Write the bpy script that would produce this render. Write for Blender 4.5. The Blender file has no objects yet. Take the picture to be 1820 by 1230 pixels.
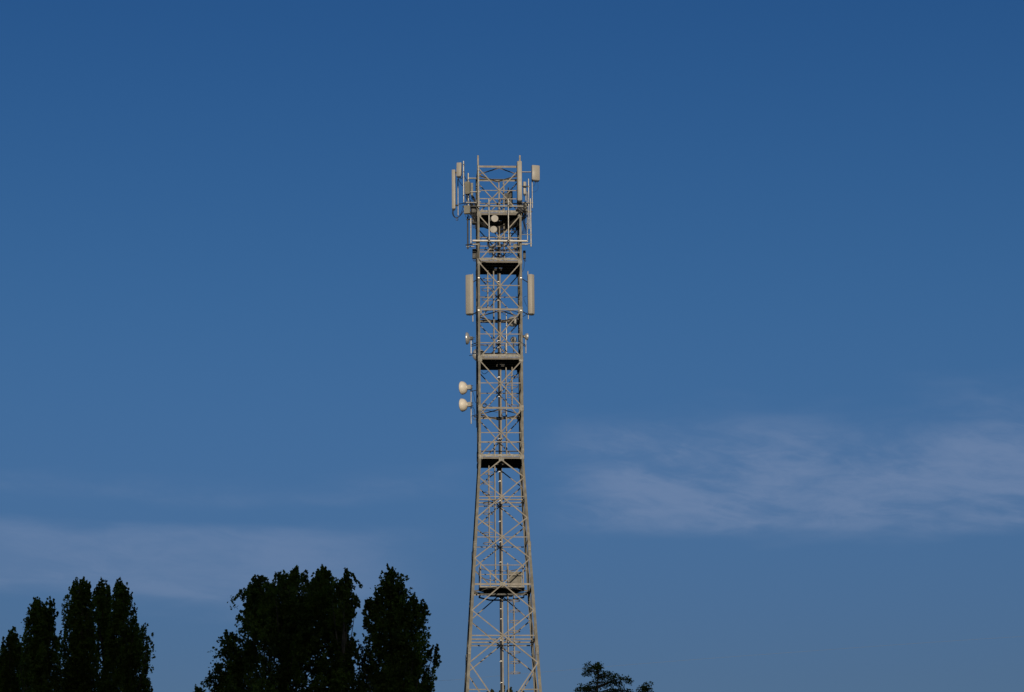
import bpy, math, random
import numpy as np
from mathutils import Vector, Matrix
R = math.radians
random.seed(7); rng = np.random.default_rng(7)
scene = bpy.context.scene
COL = scene.collection

# ------------------------------------------------------------------ camera
PITCH, ROLL, FOC = 15.1, -0.52, 4850.0          # degrees, degrees, focal length in photo pixels (1820 wide)
cam_d = bpy.data.cameras.new('camera'); cam = bpy.data.objects.new('camera', cam_d); COL.objects.link(cam)
CAMP = Vector((0, 0, 1.6))
CR = Matrix.Rotation(R(90 + PITCH), 3, 'X') @ Matrix.Rotation(R(ROLL), 3, 'Z')
cam.matrix_world = Matrix.Translation(CAMP) @ CR.to_4x4()
cam_d.sensor_width = 36; cam_d.lens = 36 * FOC / 1820; cam_d.clip_end = 9000; cam_d.clip_start = 0.1
scene.camera = cam
scene.render.resolution_x, scene.render.resolution_y = 1024, 692

# ------------------------------------------------------------------ sun and sky
SUN_EL, SUN_AZ = 13.0, 6.0                        # sun behind the camera, a little to its right
SUN_STR, SKY_STR = 3.0, 0.06
sd = bpy.data.lights.new('sun', 'SUN'); sd.energy = SUN_STR; sd.angle = R(0.5); sd.color = (1.0, 0.87, 0.70)
sun = bpy.data.objects.new('sun', sd); COL.objects.link(sun)
sdir = Vector((math.sin(R(SUN_AZ)) * math.cos(R(SUN_EL)), -math.cos(R(SUN_AZ)) * math.cos(R(SUN_EL)), math.sin(R(SUN_EL))))
sun.rotation_euler = sdir.to_track_quat('Z', 'Y').to_euler(); sun.location = (30, -60, 90)

class NT:
    def __init__(s, tree): s.t = tree; s.n = tree.nodes; s.l = tree.links
    def node(s, t, **kw):
        n = s.n.new(t)
        for k, v in kw.items(): setattr(n, k, v)
        return n
    def set(s, sock, v):
        if hasattr(v, 'is_output') or isinstance(v, bpy.types.NodeSocket): s.l.new(v, sock)
        else: sock.default_value = v
    def m(s, op, a, b=0.0, c=None, clamp=False):
        n = s.n.new('ShaderNodeMath'); n.operation = op; n.use_clamp = clamp
        s.set(n.inputs[0], a); s.set(n.inputs[1], b)
        if c is not None: s.set(n.inputs[2], c)
        return n.outputs[0]
    def ramp(s, v, a, b, c=0.0, d=1.0):
        n = s.n.new('ShaderNodeMapRange'); n.interpolation_type = 'SMOOTHSTEP'
        s.set(n.inputs[0], v)
        for i, q in enumerate((a, b, c, d)): s.set(n.inputs[1 + i], q)
        return n.outputs[0]
    def noise(s, vec, scale, detail=5, rough=0.55, dist=0.0):
        n = s.n.new('ShaderNodeTexNoise'); s.set(n.inputs['Vector'], vec)
        n.inputs['Scale'].default_value = scale; n.inputs['Detail'].default_value = detail
        n.inputs['Roughness'].default_value = rough; n.inputs['Distortion'].default_value = dist
        return n.outputs[0]
    def mix(s, f, a, b, mode='MIX'):
        n = s.n.new('ShaderNodeMix'); n.data_type = 'RGBA'; n.blend_type = mode
        s.set(n.inputs[0], f); s.set(n.inputs[6], a); s.set(n.inputs[7], b)
        return n.outputs[2]

w = bpy.data.worlds.new('World'); scene.world = w; w.use_nodes = True
T = NT(w.node_tree); T.n.clear()
sky = T.node('ShaderNodeTexSky', sky_type='NISHITA', sun_disc=False)
sky.sun_elevation = R(SUN_EL); sky.sun_rotation = R(180 - SUN_AZ)
sky.altitude = 100; sky.air_density = 1.0; sky.dust_density = 0.6; sky.ozone_density = 2.0
tc = T.node('ShaderNodeTexCoord'); sx = T.node('ShaderNodeSeparateXYZ'); T.l.new(tc.outputs['Generated'], sx.inputs[0])
X, Y, Z = sx.outputs
az = T.m('MULTIPLY', T.m('ARCTAN2', X, Y), 57.2958)                     # degrees right of the view
hz = T.m('SQRT', T.m('ADD', T.m('MULTIPLY', X, X), T.m('MULTIPLY', Y, Y)))
el = T.m('MULTIPLY', T.m('ARCTAN2', Z, hz), 57.2958)
grade = T.node('ShaderNodeValToRGB'); grade.color_ramp.interpolation = 'B_SPLINE'     # clear evening air: deeper blue with height
T.set(grade.inputs[0], T.m('MULTIPLY', T.m('ABSOLUTE', el), 1 / 45.0, clamp=True))
for i, (e_, c_) in enumerate(((0, (.34, .36, .5)), (8, (.35, .45, .675)), (12, (.375, .58, .9)), (16.5, (.335, .645, .985)), (22, (.225, .56, .985)), (36, (.19, .52, .97)))):
    q_ = grade.color_ramp.elements[i] if i < 2 else grade.color_ramp.elements.new(e_ / 45.0)
    q_.position = e_ / 45.0; q_.color = c_ + (1,)
skyc = T.mix(T.ramp(Y, -0.75, 0.35), sky.outputs[0], T.mix(1.0, sky.outputs[0], grade.outputs[0], 'MULTIPLY'))   # the half of the sky towards the sun keeps its pale glow
cv = T.node('ShaderNodeCombineXYZ'); T.set(cv.inputs[0], T.m('MULTIPLY', az, 0.16)); T.set(cv.inputs[1], T.m('ADD', T.m('MULTIPLY', el, 0.5), T.m('MULTIPLY', az, 0.045)))
wisp = T.m('ADD', T.m('MULTIPLY', T.noise(cv.outputs[0], 1.9, 9, 0.58, 0.6), 0.7), T.m('MULTIPLY', T.noise(cv.outputs[0], 6.0, 7, 0.6, 1.0), 0.3))
cv2 = T.node('ShaderNodeCombineXYZ'); T.set(cv2.inputs[0], T.m('MULTIPLY', az, 0.12)); T.set(cv2.inputs[1], T.m('MULTIPLY', el, 0.5)); cv2.inputs[2].default_value = 4.2
wob = T.m('MULTIPLY', T.m('SUBTRACT', T.noise(cv2.outputs[0], 1.3, 3), 0.5), 2.2)
elw = T.m('ADD', el, wob)
def bank(a0, a1, e0, e1, fa, fe0, fe1):
    v = T.m('MULTIPLY', T.ramp(az, a0 - fa, a0 + fa), T.ramp(az, a1 - fa, a1 + fa, 1, 0))
    return T.m('MULTIPLY', v, T.m('MULTIPLY', T.ramp(elw, e0 - fe0, e0 + fe0), T.ramp(elw, e1 - fe1, e1 + fe1, 1, 0)))
b1 = bank(1.3, 24, 11.15, 13.4, 1.3, 0.4, 0.75)
b2 = T.m('MULTIPLY', bank(-24, -2.8, 9.75, 11.2, 1.8, 0.35, 0.3), 0.85)
b3 = T.m('MULTIPLY', bank(-12, -1.2, 12.0, 12.4, 1.0, 0.3, 0.3), 0.3)
far = T.ramp(T.m('ABSOLUTE', az), 22, 30)
cv3 = T.node('ShaderNodeCombineXYZ'); T.set(cv3.inputs[0], T.m('MULTIPLY', X, 2.2)); T.set(cv3.inputs[1], T.m('MULTIPLY', Y, 2.2)); T.set(cv3.inputs[2], T.m('MULTIPLY', Z, 9.0))
b4 = T.m('MULTIPLY', T.ramp(T.noise(cv3.outputs[0], 1.0, 3), 0.5, 0.65), T.m('MULTIPLY', far, T.ramp(el, 1, 8)))
cover = T.m('ADD', T.m('ADD', b1, b2), T.m('ADD', b3, b4), clamp=True)
dens = T.m('MULTIPLY', cover, T.m('ADD', T.m('MULTIPLY', T.ramp(wisp, 0.35, 0.64), T.m('SUBTRACT', 0.75, T.m('MULTIPLY', b2, 0.4))), T.m('ADD', 0.22, T.m('MULTIPLY', b2, 0.28))))
CLOUD_COL = (3.7, 4.8, 7.3, 1)
CLOUD_AMT = 0.47
skyf = T.mix(T.m('MULTIPLY', dens, CLOUD_AMT), skyc, CLOUD_COL)
bg = T.node('ShaderNodeBackground'); T.l.new(skyf, bg.inputs[0]); bg.inputs[1].default_value = SKY_STR   # overall sky brightness
out = T.node('ShaderNodeOutputWorld'); T.l.new(bg.outputs[0], out.inputs[0])

vs = scene.view_settings; vs.view_transform = 'Standard'; vs.look = 'None'; vs.gamma = 1; vs.exposure = 0.0; vs.use_curve_mapping = False

# ------------------------------------------------------------------ materials
def material(name, col, rough=0.6, metal=0.0, var=0.12, scale=3.0, streak=None, bump=0.0, coat=None, streak_amt=0.5):
    m = bpy.data.materials.new(name); m.use_nodes = True; t = NT(m.node_tree)
    b = t.n['Principled BSDF']
    tcn = t.node('ShaderNodeTexCoord'); v = tcn.outputs['Object']
    n1 = t.noise(v, scale, 6, 0.6)
    c = t.mix(t.ramp(n1, 0.3, 0.7), tuple(x * (1 - var) for x in col) + (1,), tuple(min(1, x * (1 + var)) for x in col) + (1,))
    if streak:
        mp = t.node('ShaderNodeMapping'); t.l.new(v, mp.inputs[0]); mp.inputs['Scale'].default_value = (9, 9, 0.8)
        n2 = t.noise(mp.outputs[0], 1.6, 6, 0.65)
        c = t.mix(t.m('MULTIPLY', t.ramp(n2, 0.52, 0.72), streak_amt), c, tuple(streak) + (1,))
    t.l.new(c, b.inputs['Base Color'])
    b.inputs['Metallic'].default_value = metal
    t.l.new(t.ramp(t.noise(v, scale * 2.3, 4), 0.2, 0.8, max(0.05, rough - 0.1), min(1, rough + 0.1)), b.inputs['Roughness'])
    if bump:
        bn = t.node('ShaderNodeBump'); bn.inputs['Strength'].default_value = bump; bn.inputs['Distance'].default_value = 0.01
        t.l.new(t.noise(v, scale * 12, 4), bn.inputs['Height']); t.l.new(bn.outputs[0], b.inputs['Normal'])
    return m
M = {}
M['paint'] = material('weathered_tan_steel', (0.222, 0.195, 0.152), 0.62, 0.0, 0.16, 2.2, (0.16, 0.115, 0.075), 0.2)
M['leg'] = material('olive_grey_leg_steel', (0.12, 0.111, 0.082), 0.6, 0.0, 0.18, 1.6, (0.11, 0.085, 0.06), 0.2)
M['galv'] = material('galvanised_steel', (0.34, 0.33, 0.30), 0.45, 0.6, 0.14, 5.0, (0.30, 0.26, 0.2), 0.1, streak_amt=0.35)
M['plate'] = material('grey_steel_plate', (0.16, 0.15, 0.122), 0.55, 0.15, 0.18, 4.0, (0.22, 0.19, 0.14), 0.1)
M['galv_bright'] = material('bright_galvanised_pipe', (0.56, 0.53, 0.47), 0.45, 0.4, 0.12, 6.0)
M['radome'] = material('beige_radome', (0.335, 0.31, 0.262), 0.5, 0.0, 0.05, 1.5, (0.34, 0.29, 0.22), 0.0, streak_amt=0.35)
M['radome_white'] = material('off_white_radome', (0.66, 0.59, 0.48), 0.5, 0.0, 0.05, 1.5, (0.5, 0.44, 0.35), 0.0, streak_amt=0.3)
M['dish'] = material('grey_dish_metal', (0.50, 0.49, 0.46), 0.36, 0.45, 0.08, 2.0)
M['radio'] = material('grey_green_cast_housing', (0.2, 0.19, 0.15), 0.6, 0.0, 0.1, 4.0)
M['dark'] = material('dark_steel', (0.045, 0.045, 0.04), 0.6, 0.1, 0.2, 4.0)
M['deck'] = material('dark_deck_steel', (0.07, 0.065, 0.055), 0.75, 0.0, 0.25, 3.0)  # dark tone for deck plates and joists
M['cable'] = material('black_rubber', (0.018, 0.018, 0.018), 0.5, 0.0, 0.1, 5.0)
M['clip'] = material('polished_clamp', (0.45, 0.44, 0.40), 0.4, 0.1, 0.02, 5.0)
M['wire'] = material('aluminium_wire', (0.25, 0.25, 0.22), 0.5, 0.3, 0.05, 1.0)
M['bark'] = material('brown_bark', (0.11, 0.08, 0.048), 0.85, 0.0, 0.3, 4.0, None, 0.5)
M['concrete'] = material('concrete', (0.3, 0.29, 0.26), 0.8, 0.0, 0.15, 1.5, None, 0.3)
M['leaf_poplar'] = material('poplar_foliage', (0.10, 0.12, 0.012), 0.6, 0.0, 0.5, 1.3)
M['leaf_broad'] = material('broadleaf_foliage', (0.10, 0.12, 0.014), 0.6, 0.0, 0.5, 1.1)
M['leaf_far'] = material('far_foliage', (0.042, 0.05, 0.02), 0.7, 0.0, 0.4, 1.0)
M['leaf_cedar'] = material('cedar_foliage', (0.10, 0.115, 0.018), 0.7, 0.0, 0.45, 2.0)
for k_ in ('leaf_poplar', 'leaf_broad', 'leaf_cedar', 'leaf_far'):        # thin leaves let some light through
    t = NT(M[k_].node_tree); b = t.n['Principled BSDF']; tr_ = t.node('ShaderNodeBsdfTranslucent'); mx = t.node('ShaderNodeMixShader')
    t.l.new(t.mix(1.0, b.inputs['Base Color'].links[0].from_socket, (1.7, 1.9, 1.5, 1), 'MULTIPLY'), tr_.inputs[0]); mx.inputs[0].default_value = 0.5
    b.inputs['Specular IOR Level'].default_value = 0.25
    t.l.new(b.outputs[0], mx.inputs[1]); t.l.new(tr_.outputs[0], mx.inputs[2]); t.l.new(mx.outputs[0], t.n['Material Output'].inputs[0])
def ground_mat():
    m = bpy.data.materials.new('dry_grass_ground'); m.use_nodes = True; t = NT(m.node_tree); b = t.n['Principled BSDF']
    v = t.node('ShaderNodeTexCoord').outputs['Object']
    c = t.mix(t.ramp(t.noise(v, 0.05, 8, 0.6), 0.35, 0.65), (0.045, 0.06, 0.02, 1), (0.12, 0.10, 0.055, 1))
    c = t.mix(t.m('MULTIPLY', t.noise(v, 3.0, 6, 0.7), 0.6), c, (0.03, 0.04, 0.015, 1))
    t.l.new(c, b.inputs['Base Color']); b.inputs['Roughness'].default_value = 0.95
    bn = t.node('ShaderNodeBump'); bn.inputs['Distance'].default_value = 0.1; t.l.new(t.noise(v, 5, 6), bn.inputs['Height']); t.l.new(bn.outputs[0], b.inputs['Normal'])
    return m
M['ground'] = ground_mat()

# ------------------------------------------------------------------ geometry helpers
class G:
    def __init__(s): s.v = []; s.f = []
    def add(s, vs_, fs):
        o = len(s.v); s.v += [tuple(p) for p in vs_]; s.f += [tuple(i + o for i in f) for f in fs]; return s
    def box(s, c, size, rot=None):
        hx, hy, hz_ = (q / 2 for q in size); c = Vector(c)
        vs_ = [Vector((x * hx, y * hy, z * hz_)) for z in (-1, 1) for y in (-1, 1) for x in (-1, 1)]
        if rot is not None: vs_ = [rot @ p for p in vs_]
        return s.add([c + p for p in vs_], [(0, 2, 3, 1), (4, 5, 7, 6), (0, 1, 5, 4), (2, 6, 7, 3), (0, 4, 6, 2), (1, 3, 7, 5)])
    def sweep(s, pts, prof, frames=None, closed=True):
        n = len(prof); vs_ = []; 
        for p, (a, b) in zip(pts, frames):
            for (x, y) in prof: vs_.append(Vector(p) + a * x + b * y)
        fs = []
        for i in range(len(pts) - 1):
            for j in range(n):
                k = (j + 1) % n
                fs.append((i * n + j, i * n + k, (i + 1) * n + k, (i + 1) * n + j))
        fs.append(tuple(range(n - 1, -1, -1))); fs.append(tuple((len(pts) - 1) * n + j for j in range(n)))
        return s.add(vs_, fs)
    def tube(s, p, q, r, n=8, r2=None):
        p, q = Vector(p), Vector(q); d = (q - p).normalized()
        a = d.orthogonal().normalized(); b = d.cross(a); r2 = r if r2 is None else r2
        vs_ = []
        for P_, rr in ((p, r), (q, r2)):
            for j in range(n):
                t = 2 * math.pi * j / n; vs_.append(P_ + a * math.cos(t) * rr + b * math.sin(t) * rr)
        fs = [(j, (j + 1) % n, n + (j + 1) % n, n + j) for j in range(n)] + [tuple(range(n - 1, -1, -1)), tuple(range(n, 2 * n))]
        return s.add(vs_, fs)
    def path(s, pts, r, n=5, sub=5):
        P_ = [Vector(p) for p in pts]; Q = []
        e = [2 * P_[0] - P_[1]] + P_ + [2 * P_[-1] - P_[-2]]
        for i in range(1, len(e) - 2):
            for k in range(sub):
                t = k / sub; a, b, c, d = e[i - 1], e[i], e[i + 1], e[i + 2]
                Q.append(0.5 * ((2 * b) + (c - a) * t + (2 * a - 5 * b + 4 * c - d) * t * t + (3 * b - a - 3 * c + d) * t ** 3))
        Q.append(P_[-1])
        rs = r if isinstance(r, (list, tuple)) else (r, r)
        fr = []; up = None
        for i, p in enumerate(Q):
            d = (Q[min(i + 1, len(Q) - 1)] - Q[max(i - 1, 0)]).normalized()
            a = d.orthogonal().normalized() if up is None else (up - d * up.dot(d)).normalized()
            up = a; k = rs[0] + (rs[1] - rs[0]) * i / (len(Q) - 1)
            fr.append((a * k, d.cross(a) * k))
        return s.sweep(Q, [(math.cos(2 * math.pi * j / n), math.sin(2 * math.pi * j / n)) for j in range(n)], fr)
    def lathe(s, prof, o, axis, n=24):
        o = Vector(o); ax = Vector(axis).normalized(); a = ax.orthogonal().normalized(); b = ax.cross(a); vs_ = []
        for (r, h) in prof:
            for j in range(n):
                t = 2 * math.pi * j / n; vs_.append(o + ax * h + (a * math.cos(t) + b * math.sin(t)) * max(r, 1e-4))
        fs = [(i * n + j, i * n + (j + 1) % n, (i + 1) * n + (j + 1) % n, (i + 1) * n + j) for i in range(len(prof) - 1) for j in range(n)]
        fs += [tuple(range(n - 1, -1, -1)), tuple((len(prof) - 1) * n + j for j in range(n))]
        return s.add(vs_, fs)
    def angle(s, p, q, nrm, a, t=0.008, b=None, side=1):
        """steel angle: one flange flat in the face (normal nrm), the other turned inwards"""
        p, q, nrm = Vector(p), Vector(q), Vector(nrm); d = (q - p).normalized(); nrm = (nrm - d * nrm.dot(d)).normalized()
        wv = nrm.cross(d).normalized() * side; b = a if b is None else b; h = a / 2
        prof = [(-h, 0), (h, 0), (h, -t), (-h + t, -t), (-h + t, -b), (-h, -b)]
        return s.sweep([p, q], prof, [(wv, nrm)] * 2)
    def prism(s, poly, z0, z1, shift=(0, 0)):
        n = len(poly)
        return s.add([(x, y, z0) for x, y in poly] + [(x + shift[0], y + shift[1], z1) for x, y in poly],
                     [tuple(range(n - 1, -1, -1)), tuple(range(n, 2 * n))] + [(j, (j + 1) % n, n + (j + 1) % n, n + j) for j in range(n)])
    def moved(s, f): s.v = [tuple(f(Vector(p))) for p in s.v]; return s

def make_mesh(name, g, mat, smooth=False, sharp=35):
    me = bpy.data.meshes.new(name); me.from_pydata(g.v, [], g.f); me.materials.append(mat); me.validate()
    if smooth:
        me.polygons.foreach_set('use_smooth', [True] * len(me.polygons))
        try: me.set_sharp_from_angle(angle=R(sharp))
        except Exception: pass
    me.update(); return me

# the tower's own frame: u right, v away from the camera, z up
YAW = R(3.0); TD = 122.9
def ray(x, y): return CR @ Vector(((x - 910) / FOC, -(y - 615) / FOC, -1))
_r = ray(887.9, 640); TO = Vector((_r.x * TD / _r.y, TD, 0))
UA = Vector((math.cos(YAW), math.sin(YAW), 0)); VA = Vector((-math.sin(YAW), math.cos(YAW), 0))
TM = Matrix.Translation(TO) @ Matrix.Rotation(YAW, 4, 'Z')
def P(x, y, v=0.0):
    """tower-frame point seen at photo position x, y in the upright plane v"""
    d = ray(x, y); t = (v + (TO - CAMP).dot(VA)) / d.dot(VA); p = CAMP + d * t - TO
    return Vector((p.dot(UA), v, p.z))
def world_at(x, y, dist):
    d = ray(x, y); return CAMP + d * (dist / d.y)
HW = 1.034; ZK = P(891, 815, -HW).z; SLOPE = 0.0613
def hw(z): return HW + max(0, ZK - z) * SLOPE
def zf(y):
    h = HW
    for _ in range(6): z = P(890, y, -h).z; h = hw(z)
    return z
PX = 0.0258

def thing(name, label, cat, org=(0, 0, 0), group=None, world=False):
    o = bpy.data.objects.new(name, None); COL.objects.link(o); o.empty_display_size = 0.3
    o.matrix_world = (Matrix.Translation(org) if world else TM @ Matrix.Translation(org))
    o['label'] = label; o['category'] = cat
    if group: o['group'] = group
    o['_org'] = [0.0, 0.0, 0.0] if world else list(org)
    return o
ORG = {}
def part(name, g, mat, parent, smooth=False, org=None, label=None, stuff=False, absolute=True):
    """g is in tower-frame coordinates unless absolute is False"""
    root = parent
    while root.parent: root = root.parent
    if absolute:
        oo = Vector(root['_org']); 
        g.moved(lambda p: p - oo)
    o = bpy.data.objects.new(name, make_mesh(name, g, M[mat], smooth)); COL.objects.link(o); o.parent = parent
    if label: o['label'] = label
    if stuff: o['kind'] = 'stuff'
    return o

# ------------------------------------------------------------------ ground, with an unseen hill added behind the camera to shade the trees
def smooth(a, b, x):
    t = np.clip((x - a) / (b - a), 0, 1); return t * t * (3 - 2 * t)
def build_ground():
    xs = np.concatenate([np.linspace(-4000, -400, 14)[:-1], np.linspace(-400, 400, 81), np.linspace(400, 4000, 14)[1:]])
    ys = np.concatenate([np.linspace(-3000, -400, 10)[:-1], np.linspace(-400, 300, 91), np.linspace(300, 5000, 14)[1:]])
    XX, YY = np.meshgrid(xs, ys)
    shade_ridge = 74 * smooth(-28, -135, YY) * (1 - 0.6 * smooth(-190, -700, YY)) * (0.93 + 0.07 * np.cos(XX / 70.0))
    und = 0.25 * np.sin(XX / 23) * np.cos(YY / 31) * smooth(0, 40, np.hypot(XX, YY))
    flat = smooth(5, 12, np.hypot(XX - TO.x, YY - TO.y))
    ZZ = shade_ridge + (und - 0.05) * flat
    v = np.stack([XX, YY, ZZ], -1).reshape(-1, 3); nx = len(xs)
    f = [(j * nx + i, j * nx + i + 1, (j + 1) * nx + i + 1, (j + 1) * nx + i) for j in range(len(ys) - 1) for i in range(nx - 1)]
    g = G(); g.v = [tuple(p) for p in v]; g.f = f
    o = bpy.data.objects.new('ground', make_mesh('ground', g, M['ground'], True)); COL.objects.link(o); o['kind'] = 'structure'
build_ground()

# ------------------------------------------------------------------ lattice tower
tower = thing('lattice_tower', 'tall tan steel lattice telecom tower with four legs, decks, ladders and crossed bracing', 'tower', (0, 0, 0))
def rot4(k):
    c, s_ = ((1, 0), (0, 1), (-1, 0), (0, -1))[k]
    return lambda p: Vector((p[0] * c - p[1] * s_, p[0] * s_ + p[1] * c, p[2]))
def FP(k, s, z, out_=0.0):
    h = hw(z); return rot4(k)((s * h, -h - out_, z))
def FN(k): return rot4(k)(Vector((0, -1, 0)))
ZTOP = zf(293)
for k in range(4):
    g = G(); zs = [0, ZK, ZTOP]
    def leg_ring(z, a, t=0.014):
        h = hw(z); return [rot4(k)(Vector((x, y, z))) for x, y in
            ((-h, -h), (-h + a, -h), (-h + a, -h + t), (-h + t, -h + t), (-h + t, -h + a), (-h, -h + a))]
    rings = [leg_ring(0, 0.16), leg_ring(zf(972), 0.125), leg_ring(ZK, 0.108), leg_ring(ZTOP, 0.095)]
    vs_ = [p for r_ in rings for p in r_]; n = 6
    fs = [(i * n + j, i * n + (j + 1) % n, (i + 1) * n + (j + 1) % n, (i + 1) * n + j) for i in range(3) for j in range(n)] + [tuple(range(5, -1, -1)), tuple(range(18, 24))]
    g.add(vs_, fs); part('leg', g, 'leg', tower)
    b = rot4(k)(Vector((-hw(0), -hw(0), 0)))
    part('footing', G().box((b.x, b.y, 0.1), (1.1, 1.1, 0.5)), 'concrete', tower)
# rods standing on top of the front legs
for x in (849.6, 924.0):
    a = P(x, 276, -HW + 0.02); b = P(x, 300, -HW + 0.02)
    part('lightning_rod', G().box((a.x, -HW + 0.035, (a.z + b.z) / 2), (0.075, 0.03, a.z - b.z)), 'paint', tower)

def diag(k, s0, y0, s1, y1, a=0.058, o=0.0, side=1, zz=False):
    z0, z1 = (y0, y1) if zz else (zf(y0), zf(y1))
    return part('diagonal_brace', G().angle(FP(k, s0, z0, o), FP(k, s1, z1, o), FN(k), a, 0.007, a * 0.8, side), 'paint', tower)
def horiz(k, y, a=0.045, o=-0.016, name='horizontal_brace', zz=False, s0=-0.95, s1=0.95, mat='paint', side=-1):
    z = y if zz else zf(y)
    return part(name, G().angle(FP(k, s0, z, o), FP(k, s1, z, o), FN(k), a, 0.007, a * 0.8, side), mat, tower)
PANELS = [(300, 378, 338), (383, 463, 421.7), (467, 549, 506.8), (553, 635, 593.2), (641, 722, 680.2), (727, 809, 768.5)]
for k in range(4):
    for (a, b, m) in PANELS:
        diag(k, -0.93, a, 0.93, b, 0.05, 0.004); diag(k, 0.93, a, -0.93, b, 0.05, -0.026, -1)
        horiz(k, m, 0.042, -0.046)
    for y, a in ((296, 0.095), (549.6, 0.09), (724.7, 0.088)):
        horiz(k, y, a, -0.018, 'horizontal_beam')
    # widening lower part
    chain = [(0, 817), (1, 848), (0, 882), (1, 919.7), (0, 954), (1, 992), (0, 1038), (1, 1084.5), (0, 1129), (1, 1177.5), (0, 1268)]
    for (c0, y0), (c1, y1) in zip(chain, chain[1:]):
        aa = 0.056 if y0 > 1100 else 0.052
        diag(k, 0.95 * c0, y0, 0.95 * c1, y1, aa, 0.004); diag(k, -0.95 * c0, y0, -0.95 * c1, y1, aa, -0.026 if c0 + c1 == 1 and k else 0.004, -1)
    for y in (882, 954): horiz(k, y, 0.042, -0.046)
    horiz(k, 1129, 0.052, -0.046); horiz(k, 1038, 0.085, -0.018, 'horizontal_beam')
    z1268 = zf(1268); zl = [z1268, z1268 * 0.72, z1268 * 0.46, z1268 * 0.22, 0.35]
    horiz(k, z1268, 0.08, -0.018, 'horizontal_beam', True)
    for i in range(4):
        c0, c1 = (0, 1) if i % 2 == 0 else (1, 0)
        for s_ in (-1, 1): diag(k, 0.95 * c0 * s_, zl[i], 0.95 * c1 * s_, zl[i + 1], 0.07, 0.004, s_, True)
        if i == 2: horiz(k, zl[2], 0.07, -0.03, 'horizontal_beam', True)
    z25 = zf(1225); fr = (zf(1177.5) - z25) / (zf(1177.5) - z1268)
    for s_ in (-1, 1): horiz(k, z25, 0.045, -0.046, zz=True, s0=s_ * 0.97, s1=s_ * 0.95 * (1 - fr))
# bolted plates
def plate_with_bolts(name, k, s, y, wd, ht, nx, ny, in_=0.0, o=0.006):
    z = zf(y); c = FP(k, s, z, o); rt = rot4(k)(Vector((1, 0, 0))); c = c + rt * in_; nn = FN(k)
    rot = Matrix((rt, -nn, Vector((0, 0, 1)))).transposed()
    p = part(name, G().box(c, (wd, 0.010, ht), rot), 'plate', tower)
    g = G()
    for i in range(nx):
        for j in range(ny):
            q = c + rt * (wd * ((i + 0.5) / nx - 0.5) * 0.8) + Vector((0, 0, ht * ((j + 0.5) / ny - 0.5) * 0.92))
            g.tube(q + nn * 0.004, q + nn * 0.018, 0.0125, 6)
    part('bolt', g, 'dark', p, stuff=True)
for k in range(4):
    for y in (380, 464, 550, 637.5, 725, 812):
        for s_ in (-1, 1): plate_with_bolts('gusset_plate', k, s_, y, 0.17, 0.26 if y != 812 else 0.2, 2, 4, -s_ * 0.09)
    for y, wd, ht in ((816.5, 0.23, 0.15), (1038, 0.23, 0.17)): plate_with_bolts('gusset_plate', k, 0, y, wd, ht, 4, 2, 0, 0.012)
    for y in (795, 971, 1155):
        for s_ in (-1, 1): plate_with_bolts('splice_plate', k, s_, y, 0.085, 0.48, 2, 8, -s_ * 0.055)
for k in (0, 1, 3): plate_with_bolts('splice_plate', k, 1 if k != 3 else -1, 619.5, 0.085, 0.38, 2, 7, -0.055 if k != 3 else 0.055)
# plan bracing: diamond frames and inner beams
def plan_diamond(y, a=0.055, dz=-0.05):
    z = zf(y) + dz; h = hw(z) - 0.03
    m = [(0, -h), (h, 0), (0, h), (-h, 0)]
    for i in range(4):
        p, q = m[i], m[(i + 1) % 4]
        part('plan_brace', G().angle((p[0], p[1], z), (q[0], q[1], z), (0, 0, 1), a, 0.007), 'paint', tower)
for y in (296, 549.6, 724.7): plan_diamond(y)
for y in (885, 1133):
    for v_, dz in ((-0.45, 0.0), (0.15, 0.0)):
        z = zf(y) + 0.06 + dz; h = hw(z)
        part('plan_brace', G().angle((-h * 0.97, v_ * h, z), (h * 0.97, v_ * h, z), (0, -1, 0), 0.055, 0.007), 'paint', tower)
for y in (1038,): plan_diamond(y, 0.06, -0.08)

# platforms
def platform(yt, yb, rails, hatch):
    z1, z0 = zf(yt), zf(yb); h = HW - 0.02; hy = 0.12; hx0, hx1 = (-0.14, 0.24) if hatch > 0 else (-0.2, 0.16)
    zd = z0 + 0.045
    g = G().box(((-h + hx0) / 2, 0, zd), (hx0 + h, 2 * h, 0.02))
    deck = part('platform', g, 'deck', tower)
    for x0, x1, y0, y1 in ((hx0 + .003, hx1 - .003, -h, -hy), (hx0 + .003, hx1 - .003, hy, h), (hx1, h, -h, h)):
        part('deck_plate', G().box(((x0 + x1) / 2, (y0 + y1) / 2, zd), (x1 - x0, y1 - y0, 0.02)), 'deck', deck)
    for v_ in (-0.62, -0.22, 0.22, 0.62):
        part('joist', G().box((0, v_ * 1.0, zd - 0.045), (2 * h - 0.05, 0.03, 0.06)), 'deck', deck)
    for k in range(4):
        hgt = (z1 - z0)
        zt = z1 - hgt * 0.27; zl = z0 + hgt * 0.19
        rt = rot4(k); nn = FN(k)
        c = FP(k, 0, zt, -0.045); part('toe_board', G().box(c, (1.76, 0.01, hgt * 0.5) if k % 2 == 0 else (0.01, 1.76, hgt * 0.5)), 'plate', deck)
        c = FP(k, 0, zl, 0.0)
        part('edge_beam', G().angle(FP(k, -0.86, zl, -0.03), FP(k, 0.86, zl, -0.03), nn, hgt * 0.38, 0.01, 0.06, -1), 'paint', deck)
    for yr in rails:
        for k in range(4): part('handrail', G().angle(FP(k, -0.93, zf(yr), -0.05), FP(k, 0.93, zf(yr), -0.05), FN(k), 0.045, 0.007, 0.035, -1), 'paint', deck)
platform(373, 381.5, (352.7,), -1)
platform(457.5, 466, (437, 447.5), -1)
platform(629, 638.2, (608.7,), 1)
platform(806.5, 814.8, (784.7,), -1)

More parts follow.
